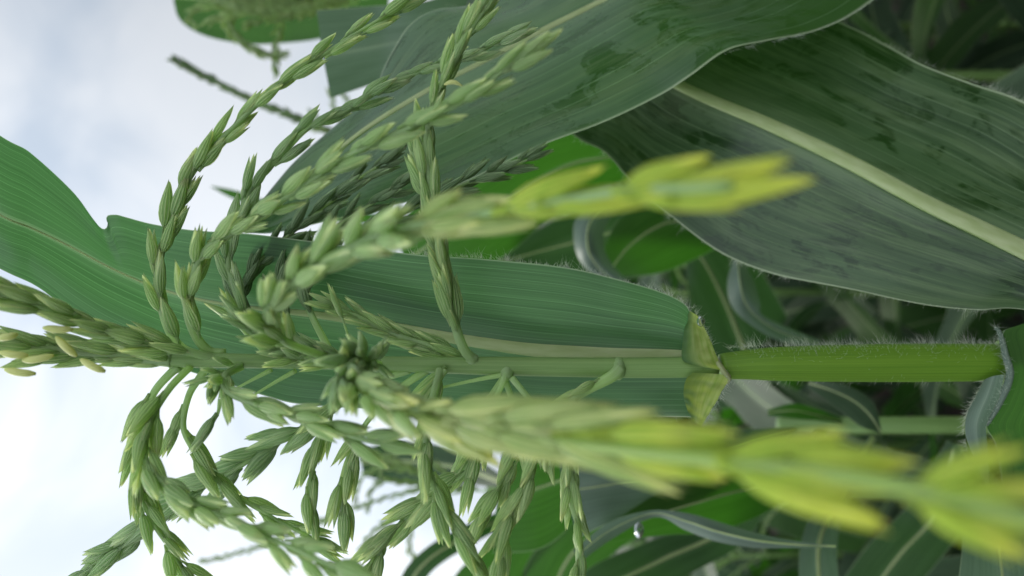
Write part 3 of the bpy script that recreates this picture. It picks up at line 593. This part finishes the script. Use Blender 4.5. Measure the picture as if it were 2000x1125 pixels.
# ------------------------------------------------------------------ mid-distance plants traced from the photograph
def leaf3(parent, e1, mi, e2, mat, **k):
    k.setdefault('rib', (.0012, .0020, .0026)); return blade(parent, px(e1), px(mi), px(e2), mat, 12, 70, k.pop('camber', .04), **k)
def far_tassel(parent, strands, L=.011, gap=.005, mat='spk_far', opening=.35, seed=5, r0=.0012, lib=None):
    for i, s in enumerate(strands):
        c = curve(px(s), 50); mb = MB(); mb.tube(c, [r0, r0*.5], 5, 1)
        for rec in lay_spikelets(c, .012, L, gap, opening, seed + i, .9): add_spk(mb, rec, 0, lib or LOWV)
        mb.build('tassel_branch', [M[mat], M['rachis']], parent)
# N: behind the gap between the big leaves
def stalk_at(parent, py, d, x0, r=.008, topz=None):
    b_ = P(x0, py, d); a_ = np.array((b_[0], b_[1], -.03)); mb = MB(); mb.tube(np.linspace(a_, b_, 12), [r*1.5, r*1.2, r*.7], 12); return mb.build('stalk', M['stalk'], parent)
b_ = P(1250, 330, .72)
pn = thing('maize_plant', (b_[0], b_[1], 0), 'maize plant between the two large leaves, bright green and pale curled blades', 'maize plant')
stalk_at(pn, 330, .72, 1150)
leaf3(pn, [(770, 440, .60), (860, 360, .61), (950, 290, .63), (1060, 240, .66), (1250, 230, .70)], [(790, 510, .6), (900, 440, .60), (1010, 380, .62), (1120, 320, .66), (1260, 300, .71)], [(790, 560, .60), (900, 550, .6), (1000, 490, .61), (1120, 390, .65), (1270, 340, .72)], 'leaf_green', rib=(.0008, .001, .001))
leaf3(pn, [(930, 520, .64), (1010, 470, .65), (1150, 400, .68), (1300, 350, .71), (1450, 330, .74)], [(930, 525, .64), (1050, 492, .64), (1180, 458, .66), (1310, 420, .69), (1480, 350, .72)], [(930, 530, .64), (1080, 545, .64), (1220, 545, .66), (1350, 510, .68), (1500, 400, .73)], 'leaf_mid', rib=(.0006, .001, .0012))
leaf3(pn, [(1180, 520, .60), (1185, 470, .60), (1230, 410, .62), (1330, 380, .66), (1450, 370, .70)], [(1190, 530, .60), (1230, 480, .60), (1290, 440, .62), (1370, 420, .66), (1480, 380, .7)], [(1200, 538, .6), (1280, 535, .60), (1350, 510, .62), (1420, 470, .66), (1500, 400, .71)], 'leaf_green', rib=(.0006, .001, .0012))
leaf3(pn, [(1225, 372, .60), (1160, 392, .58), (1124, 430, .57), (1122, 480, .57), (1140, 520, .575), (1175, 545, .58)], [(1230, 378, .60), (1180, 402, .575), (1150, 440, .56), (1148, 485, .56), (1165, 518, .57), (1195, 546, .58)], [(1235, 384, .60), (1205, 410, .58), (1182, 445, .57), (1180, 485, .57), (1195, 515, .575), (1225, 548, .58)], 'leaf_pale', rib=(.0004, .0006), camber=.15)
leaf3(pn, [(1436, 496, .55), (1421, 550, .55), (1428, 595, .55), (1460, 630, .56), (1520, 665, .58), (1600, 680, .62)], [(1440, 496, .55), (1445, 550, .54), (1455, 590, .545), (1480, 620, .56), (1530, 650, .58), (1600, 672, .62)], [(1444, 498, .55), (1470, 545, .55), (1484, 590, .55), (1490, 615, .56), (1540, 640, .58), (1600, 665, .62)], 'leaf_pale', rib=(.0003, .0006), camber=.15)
leaf3(pn, [(1350, 430, .75), (1400, 440, .75), (1480, 520, .77), (1540, 620, .8)], [(1350, 480, .75), (1380, 520, .75), (1420, 600, .77), (1460, 700, .8)], [(1340, 520, .75), (1350, 580, .75), (1370, 650, .77), (1400, 720, .8)], 'leaf_mid')
# M: stalk in the lower right
b_ = P(1700, 830, .62)
pm = thing('maize_plant', (b_[0], b_[1], 0), 'maize plant behind at lower right, thin green stalk and a twisted leaf with pointed tip', 'maize plant')
stalk_at(pm, 830, .62, 1520, .0085)
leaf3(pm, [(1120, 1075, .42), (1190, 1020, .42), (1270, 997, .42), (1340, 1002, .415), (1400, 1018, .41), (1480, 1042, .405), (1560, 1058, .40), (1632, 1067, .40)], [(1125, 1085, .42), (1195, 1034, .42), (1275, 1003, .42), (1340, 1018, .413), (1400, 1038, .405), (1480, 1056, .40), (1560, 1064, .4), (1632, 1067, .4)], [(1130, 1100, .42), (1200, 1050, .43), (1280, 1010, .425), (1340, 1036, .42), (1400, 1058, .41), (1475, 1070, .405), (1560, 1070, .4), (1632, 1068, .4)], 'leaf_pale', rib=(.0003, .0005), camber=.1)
leaf3(pm, [(980, 880, .50), (1060, 870, .50), (1140, 870, .51), (1200, 860, .55)], [(970, 980, .50), (1060, 950, .50), (1140, 920, .51), (1200, 880, .56)], [(960, 1080, .50), (1060, 1070, .50), (1140, 1000, .51), (1220, 900, .57)], 'leaf_green', rib=(.0006, .001))
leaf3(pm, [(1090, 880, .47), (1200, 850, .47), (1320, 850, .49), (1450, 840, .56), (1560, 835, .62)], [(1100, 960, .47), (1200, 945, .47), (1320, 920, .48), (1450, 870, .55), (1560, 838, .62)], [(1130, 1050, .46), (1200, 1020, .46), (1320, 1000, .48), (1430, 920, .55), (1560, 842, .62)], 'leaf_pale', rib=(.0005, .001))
leaf3(pm, [(1180, 1030, .45), (1290, 960, .47), (1380, 930, .49), (1520, 900, .55), (1600, 835, .62)], [(1180, 1045, .45), (1300, 1000, .47), (1400, 970, .49), (1520, 930, .55), (1600, 838, .62)], [(1180, 1060, .45), (1300, 1045, .46), (1410, 1035, .48), (1530, 975, .55), (1620, 842, .62)], 'leaf_green', rib=(.0005, .001))
leaf3(pm, [(1722, 846, .5), (1712, 800, .5), (1690, 772, .51), (1640, 750, .53), (1580, 740, .57)], [(1721, 846, .5), (1700, 812, .5), (1670, 785, .51), (1630, 765, .53), (1580, 748, .57)], [(1719, 846, .5), (1680, 832, .5), (1645, 805, .51), (1610, 780, .53), (1575, 756, .57)], 'leaf_mid', rib=(.0004, .0008))
leaf3(pm, [(1500, 800, .56), (1550, 788, .56), (1600, 800, .58), (1650, 820, .62)], [(1500, 806, .56), (1550, 802, .56), (1600, 812, .58), (1650, 825, .62)], [(1500, 812, .56), (1550, 818, .56), (1600, 822, .58), (1650, 830, .62)], 'leaf_green', rib=(.0004, .0008))
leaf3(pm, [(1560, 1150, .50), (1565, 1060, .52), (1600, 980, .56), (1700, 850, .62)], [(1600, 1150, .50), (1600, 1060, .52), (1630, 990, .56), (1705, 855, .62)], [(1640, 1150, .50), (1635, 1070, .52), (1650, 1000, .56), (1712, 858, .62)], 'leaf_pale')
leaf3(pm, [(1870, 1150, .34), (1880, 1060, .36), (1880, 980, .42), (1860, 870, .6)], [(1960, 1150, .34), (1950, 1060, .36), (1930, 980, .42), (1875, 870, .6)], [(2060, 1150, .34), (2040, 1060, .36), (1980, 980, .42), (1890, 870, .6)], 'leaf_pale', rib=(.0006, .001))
leaf3(pm, [(1640, 1140, .7), (1700, 1060, .7), (1780, 980, .7), (1850, 860, .64)], [(1700, 1160, .7), (1760, 1080, .7), (1830, 1000, .7), (1870, 870, .64)], [(1760, 1180, .7), (1830, 1100, .7), (1890, 1010, .7), (1890, 870, .64)], 'leaf_mid')
leaf3(pm, [(1090, 1180, .58), (1150, 1110, .58), (1260, 1060, .6), (1400, 1000, .62), (1540, 840, .62)], [(1130, 1200, .58), (1200, 1140, .58), (1300, 1090, .6), (1430, 1020, .62), (1545, 842, .62)], [(1200, 1220, .58), (1270, 1170, .58), (1350, 1120, .6), (1470, 1040, .62), (1550, 845, .62)], 'leaf_mid')
leaf3(pm, [(1000, 1200, .7), (1020, 1120, .7), (1080, 1040, .7), (1250, 950, .7), (1540, 836, .63)], [(1070, 1210, .7), (1090, 1130, .7), (1140, 1060, .7), (1280, 980, .7), (1540, 838, .63)], [(1140, 1220, .7), (1150, 1150, .7), (1200, 1080, .7), (1310, 1010, .7), (1540, 842, .63)], 'leaf_green')
# P: top left, tassel in front of a bright leaf
b_ = P(700, -230, .80)
pp_ = thing('maize_plant', (b_[0], b_[1], 0), 'maize plant at the top edge, drooping pale tassel in front of its round-tipped green leaf', 'maize plant')
q0 = P(700, -230, .80); mb = MB(); mb.tube(curve([(q0[0], q0[1], -.03), (q0[0], q0[1], 1.2), P(1000, -190, .79), P(800, -60, .76), P(620, -12, .74)], 30), [.012, .010, .006, .003], 10); mb.build('stalk', M['stalk'], pp_)
leaf3(pp_, [(760, -80, .80), (640, -60, .82), (520, -70, .84), (420, -60, .85), (350, -20, .85)], [(760, -10, .80), (640, 0, .81), (520, 5, .83), (420, 0, .84), (343, -5, .85)], [(760, 30, .80), (640, 72, .8), (560, 84, .82), (480, 86, .83), (400, 70, .84), (352, 40, .85), (338, 0, .85)], 'leaf_green', rib=(.0012, .001, .0006))
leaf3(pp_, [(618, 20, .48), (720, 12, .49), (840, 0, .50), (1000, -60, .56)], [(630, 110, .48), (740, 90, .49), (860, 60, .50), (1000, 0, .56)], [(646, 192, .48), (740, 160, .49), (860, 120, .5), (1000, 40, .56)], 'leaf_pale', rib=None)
far_tassel(pp_, [[(720, -5, .74), (620, 0, .72), (500, 5, .70), (400, 12, .69), (370, 30, .69), (382, 50, .69)],
                 [(700, 5, .74), (620, 15, .70), (520, 22, .68), (440, 30, .67), (400, 45, .67)],
                 [(690, -5, .74), (600, 28, .71), (520, 38, .69), (480, 50, .68)],
                 [(640, 0, .74), (560, 10, .71), (490, 20, .69), (430, 0, .69), (400, -10, .69)],
                 [(620, -10, .74), (500, 0, .73), (450, 50, .71), (480, 85, .70), (530, 112, .70)],
                 [(600, -10, .74), (480, -10, .73), (440, 30, .71), (460, 70, .70), (500, 100, .70), (560, 108, .70)],
                 [(560, -10, .74), (550, 40, .72), (540, 80, .71), (537, 150, .71)],
                 [(640, -10, .73), (580, 5, .71), (520, 8, .70), (470, 10, .70)]], .0120, .0048, seed=71)
# Q: dark spike against the sky
b_ = P(1000, 380, .9)
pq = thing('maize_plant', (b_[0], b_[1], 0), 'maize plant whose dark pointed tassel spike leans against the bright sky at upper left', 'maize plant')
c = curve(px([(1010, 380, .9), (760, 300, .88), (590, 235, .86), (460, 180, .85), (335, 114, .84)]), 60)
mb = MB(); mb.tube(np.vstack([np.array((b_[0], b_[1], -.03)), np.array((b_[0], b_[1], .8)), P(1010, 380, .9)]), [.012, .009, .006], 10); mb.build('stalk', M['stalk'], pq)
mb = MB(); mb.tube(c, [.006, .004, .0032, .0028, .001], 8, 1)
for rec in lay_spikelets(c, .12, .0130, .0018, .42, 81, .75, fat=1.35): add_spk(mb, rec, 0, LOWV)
mb.build('tassel_spike', [M['spk_d'], M['stalk']], pq)  # the spike's backlit darkness is put into its spikelet colour
far_tassel(pq, [[(700, 278, .87), (660, 230, .86), (645, 180, .85)], [(720, 285, .87), (690, 230, .86), (672, 185, .85)], [(680, 268, .87), (630, 255, .86), (590, 250, .85)], [(740, 288, .87), (650, 262, .86), (605, 215, .85)]], .011, .006, 'spk_far', seed=85)
leaf3(pq, [(412, 363, .8), (460, 372, .8), (560, 400, .82), (760, 420, .86)], [(412, 364, .8), (458, 380, .8), (555, 412, .82), (760, 430, .86)], [(412, 365, .8), (455, 388, .8), (550, 425, .82), (760, 440, .86)], 'leaf_green', rib=None)
# R: pale loose tassel at the bottom
b_ = P(1200, 960, .8)
pr_ = thing('maize_plant', (b_[0], b_[1], 0), 'maize plant with a loose pale tassel against white sky at the bottom edge', 'maize plant')
stalk_at(pr_, 960, .8, 950, .007)
far_tassel(pr_, [[(960, 960, .8), (860, 955, .79), (780, 965, .78), (700, 990, .78), (640, 1010, .78)],
                 [(920, 958, .8), (830, 930, .78), (760, 910, .77), (710, 930, .77), (690, 980, .77)],
                 [(900, 958, .8), (800, 915, .78), (740, 890, .77), (700, 900, .76)],
                 [(900, 960, .8), (820, 980, .78), (760, 1020, .77), (740, 1070, .76)],
                 [(880, 960, .8), (780, 1000, .78), (720, 1050, .77), (690, 1100, .76)],
                 [(860, 956, .8), (820, 1000, .78), (800, 1050, .77), (810, 1100, .76)],
                 [(860, 956, .8), (780, 940, .78), (730, 950, .77), (720, 1000, .76)],
                 [(900, 958, .8), (840, 900, .78), (800, 880, .77), (760, 890, .77), (740, 930, .76)],
                 [(700, 985, .78), (600, 1030, .8), (500, 1070, .82), (390, 1098, .84)]], .0105, .0055, seed=91)
leaf3(pr_, [(760, 1180, .66), (800, 1100, .66), (880, 1040, .68), (1000, 990, .74), (1100, 965, .8)], [(785, 1180, .66), (820, 1110, .66), (895, 1055, .68), (1000, 1005, .74), (1100, 968, .8)], [(810, 1180, .66), (840, 1120, .66), (910, 1070, .68), (1005, 1020, .74), (1100, 972, .8)], 'leaf_mid')
leaf3(pr_, [(860, 1180, .7), (900, 1110, .7), (980, 1050, .72), (1100, 970, .8)], [(920, 1180, .7), (960, 1110, .7), (1020, 1060, .72), (1100, 975, .8)], [(1000, 1180, .7), (1030, 1120, .7), (1060, 1060, .72), (1105, 980, .8)], 'leaf_green')
leaf3(pr_, [(700, 880, .95), (780, 860, .95), (900, 880, .9), (1000, 940, .82)], [(705, 905, .95), (780, 900, .95), (900, 915, .9), (1000, 950, .82)], [(710, 930, .95), (780, 945, .95), (900, 945, .9), (1000, 960, .82)], 'leaf_mid')

# ------------------------------------------------------------------ rows of maize behind
def gen_leaf(parent, h, az, L, W, el, droop, mat, nv=34, nu=5, seed=0):
    r = random.Random(seed); nseg = 60; p_ = np.array((0, 0, h), float); ds = L/nseg; pts = [p_.copy()]; e = el
    for i in range(nseg):
        s_ = i/nseg; e -= droop/nseg*(1.6*s_ + .2)
        p_ = p_ + ds*np.array((math.cos(az + .3*s_*math.sin(seed))*math.cos(e), math.sin(az + .3*s_*math.sin(seed))*math.cos(e), math.sin(e))); pts.append(p_.copy())
    c = curve(pts[::4] + [pts[-1]], nv); T = unit(np.gradient(c, axis=0)); hv = np.array((-math.sin(az), math.cos(az), 0))
    s_ = np.linspace(0, 1, nv); wd_ = W/2*np.minimum(1, (s_*5 + .35))*np.sqrt(np.clip(1 - s_**3.2, 0, 1)); wd_[-1] = .0005
    tw = r.uniform(-.9, .9)*s_**1.5 + r.uniform(-.3, .3)
    S = []
    for i in range(nv):
        Nn = unit(np.cross(T[i], hv)); S.append(hv*math.cos(tw[i]) + Nn*math.sin(tw[i]))
    S = unit(np.array(S)); vup = unit(np.cross(T, S))
    lift = .22*wd_[:, None]*(1)
    A = c + S*wd_[:, None] - vup*lift*0 + np.array((0, 0, 1))*lift; D = c - S*wd_[:, None] + np.array((0, 0, 1))*lift
    return blade(parent, list(A[::2]) + [A[-1]], list(c[::2]) + [c[-1]], list(D[::2]) + [D[-1]], mat, nu, nv, 0, .0035, (.0035, .002, .0006), 'midrib_g')[0]
def gen_plant(seed, H):
    r = random.Random(seed); root = thing('maize_plant', (0, 0, 0), 'x', 'maize plant')
    mb = MB(); mb.tube(curve([(0, 0, -.03), (r.uniform(-.01, .01), 0, H*.5), (r.uniform(-.02, .02), r.uniform(-.02, .02), H)], 14), [.012, .010, .007, .004], 10); mb.build('stalk', M['stalk'], root)
    az = r.uniform(0, 6.28); nl = 9
    for i in range(nl):
        h = H*(.16 + .74*i/(nl - 1)); az += math.pi + r.gauss(0, .35)
        L = (.55 + .3*math.sin(math.pi*(i + 1)/(nl + 1)))*r.uniform(.85, 1.1)*(1 if i < nl-2 else .7)
        gen_leaf(root, h, az, L, r.uniform(.07, .095), r.uniform(.75, 1.15), r.uniform(1.8, 3.0), r.choice(['leaf_mid', 'leaf_mid', 'leaf_mid', 'leaf_mid', 'leaf_green']), seed=seed*20 + i)
    mb = MB()
    for k in range(7):
        a_ = r.uniform(0, 6.28); e = r.uniform(.5, 1.2) if k else 1.5; l = r.uniform(.12, .2); z0 = H - r.uniform(0, .06)
        q = [np.array((0, 0, z0)) + l*s_*np.array((math.cos(a_)*math.cos(e - s_*.5), math.sin(a_)*math.cos(e - s_*.5), math.sin(e - s_*.5))) for s_ in (0, .35, .7, 1)]
        c = curve(q, 24); mb.tube(c, [.0014, .0007], 5, 1)
        for rec in lay_spikelets(c, .02, .009, .008, .35, seed*9 + k, .9): add_spk(mb, rec, 0, LOWV)
    mb.build('tassel', [M['spk_far'], M['rachis']], root)
    return root
def copy_tree(o, parent=None):
    c_ = o.copy(); C.objects.link(c_)
    if parent is not None: c_.parent = parent
    for ch in o.children: copy_tree(ch, c_)
    return c_
# plants beside and behind the camera are added, mostly unseen, to shade the background
protos = [gen_plant(s, h) for s, h in ((1, 1.34), (2, 1.42), (3, 1.28), (4, 1.38), (5, 1.22))]
spots = []
rr = random.Random(3)
yy = 1.25
while yy < 5.6:
    half = .42*yy + .35; x_ = -half + rr.uniform(0, .2)
    while x_ < half:
        spots.append((x_ + rr.gauss(0, .03), yy + rr.gauss(0, .05))); x_ += .20 if yy < 3 else .32
    yy += .62 if yy < 4 else .9
spots += [(sx_*(.62 + rr.uniform(-.08, .08)), y_) for sx_ in (-1, 1) for y_ in (-.35, 0, .35, .7, 1.0)] + [(x_, -.8 + rr.uniform(-.1, .1)) for x_ in (-.6, -.3, 0, .3, .6)]  # flanking plants, mostly out of view, put in to cut the sky light
used = set()
for i, (x_, y_) in enumerate(spots):
    k = i % 5; o = protos[k] if k not in used else copy_tree(protos[k]); used.add(k)
    o.location = (x_, y_, 0); o.rotation_euler = (0, 0, rr.uniform(0, 6.28)); s_ = rr.uniform(.94, 1.07); o.scale = (s_, s_, s_)
    o['label'] = 'blurred green maize plant in the crowded rows of the dark background or added unseen for shade'; o['group'] = 'maize plants in the rows behind'
print('plants', len(spots))

# the field going on to the horizon: too many blades to count
mb = MB()
for i in range(2600):
    d_ = 6 + 34*RS.rand()**1.6; x_ = RS.uniform(-.5, .5)*d_*1.1; z_ = RS.uniform(.25, 1.15); az = RS.uniform(0, 6.28); l = RS.uniform(.3, .6); e = RS.uniform(.2, 1.1)
    dr = np.array((math.cos(az), math.sin(az), 0)); sd_ = np.array((-dr[1], dr[0], 0))*RS.uniform(.03, .05)*(1 + d_*.03)
    c = np.array([np.array((x_, d_, z_)) + dr*l*q + np.array((0, 0, 1))*(l*q*math.sin(e) - .45*q*q*l) for q in (0, .25, .5, .75, 1)])
    wq = np.array((.5, 1, .9, .6, .05))[:, None]; mb.grid(np.stack([c - sd_*wq, c, c + sd_*wq], 1), None, i % 2)
fo = mb.build('distant_maize_field', [M['leaf_mid'], M['leaf_green']]); fo['kind'] = 'stuff'; fo['label'] = 'distant maize leaves running together towards the horizon'; fo['category'] = 'maize field'

# weeds and fallen leaves over the soil between the rows
mb = MB()
for i in range(2600):
    d_ = RS.uniform(.9, 4.2); x_ = RS.uniform(-.5, .5)*d_*1.1; z_ = RS.uniform(0, .32)*RS.rand(); az = RS.uniform(0, 6.28); l = RS.uniform(.06, .22); e = RS.uniform(.1, 1.2)
    dr = np.array((math.cos(az), math.sin(az), 0)); sd_ = np.array((-dr[1], dr[0], RS.uniform(-.4, .4)))*RS.uniform(.005, .018)
    c = np.array([np.array((x_, d_, z_)) + dr*l*q + np.array((0, 0, 1))*(l*q*math.sin(e)*1.3 - .9*q*q*l*RS.uniform(.5, 1)) for q in (0, .2, .4, .6, .8, 1)])
    wq = np.array((.3, .9, 1, .85, .5, .03))[:, None]; mb.grid(np.stack([c - sd_*wq, c - np.array((0, 0, .003))*wq, c + sd_*wq], 1), None, int(RS.randint(0, 8) == 0) + int(RS.randint(0, 12) == 0))
wo_ = mb.build('weeds', [M['leaf_mid'], M['leaf_green'], M['ligule']]); wo_['kind'] = 'stuff'; wo_['label'] = 'low weeds and dry scraps covering the soil under the maize'; wo_['category'] = 'weeds'
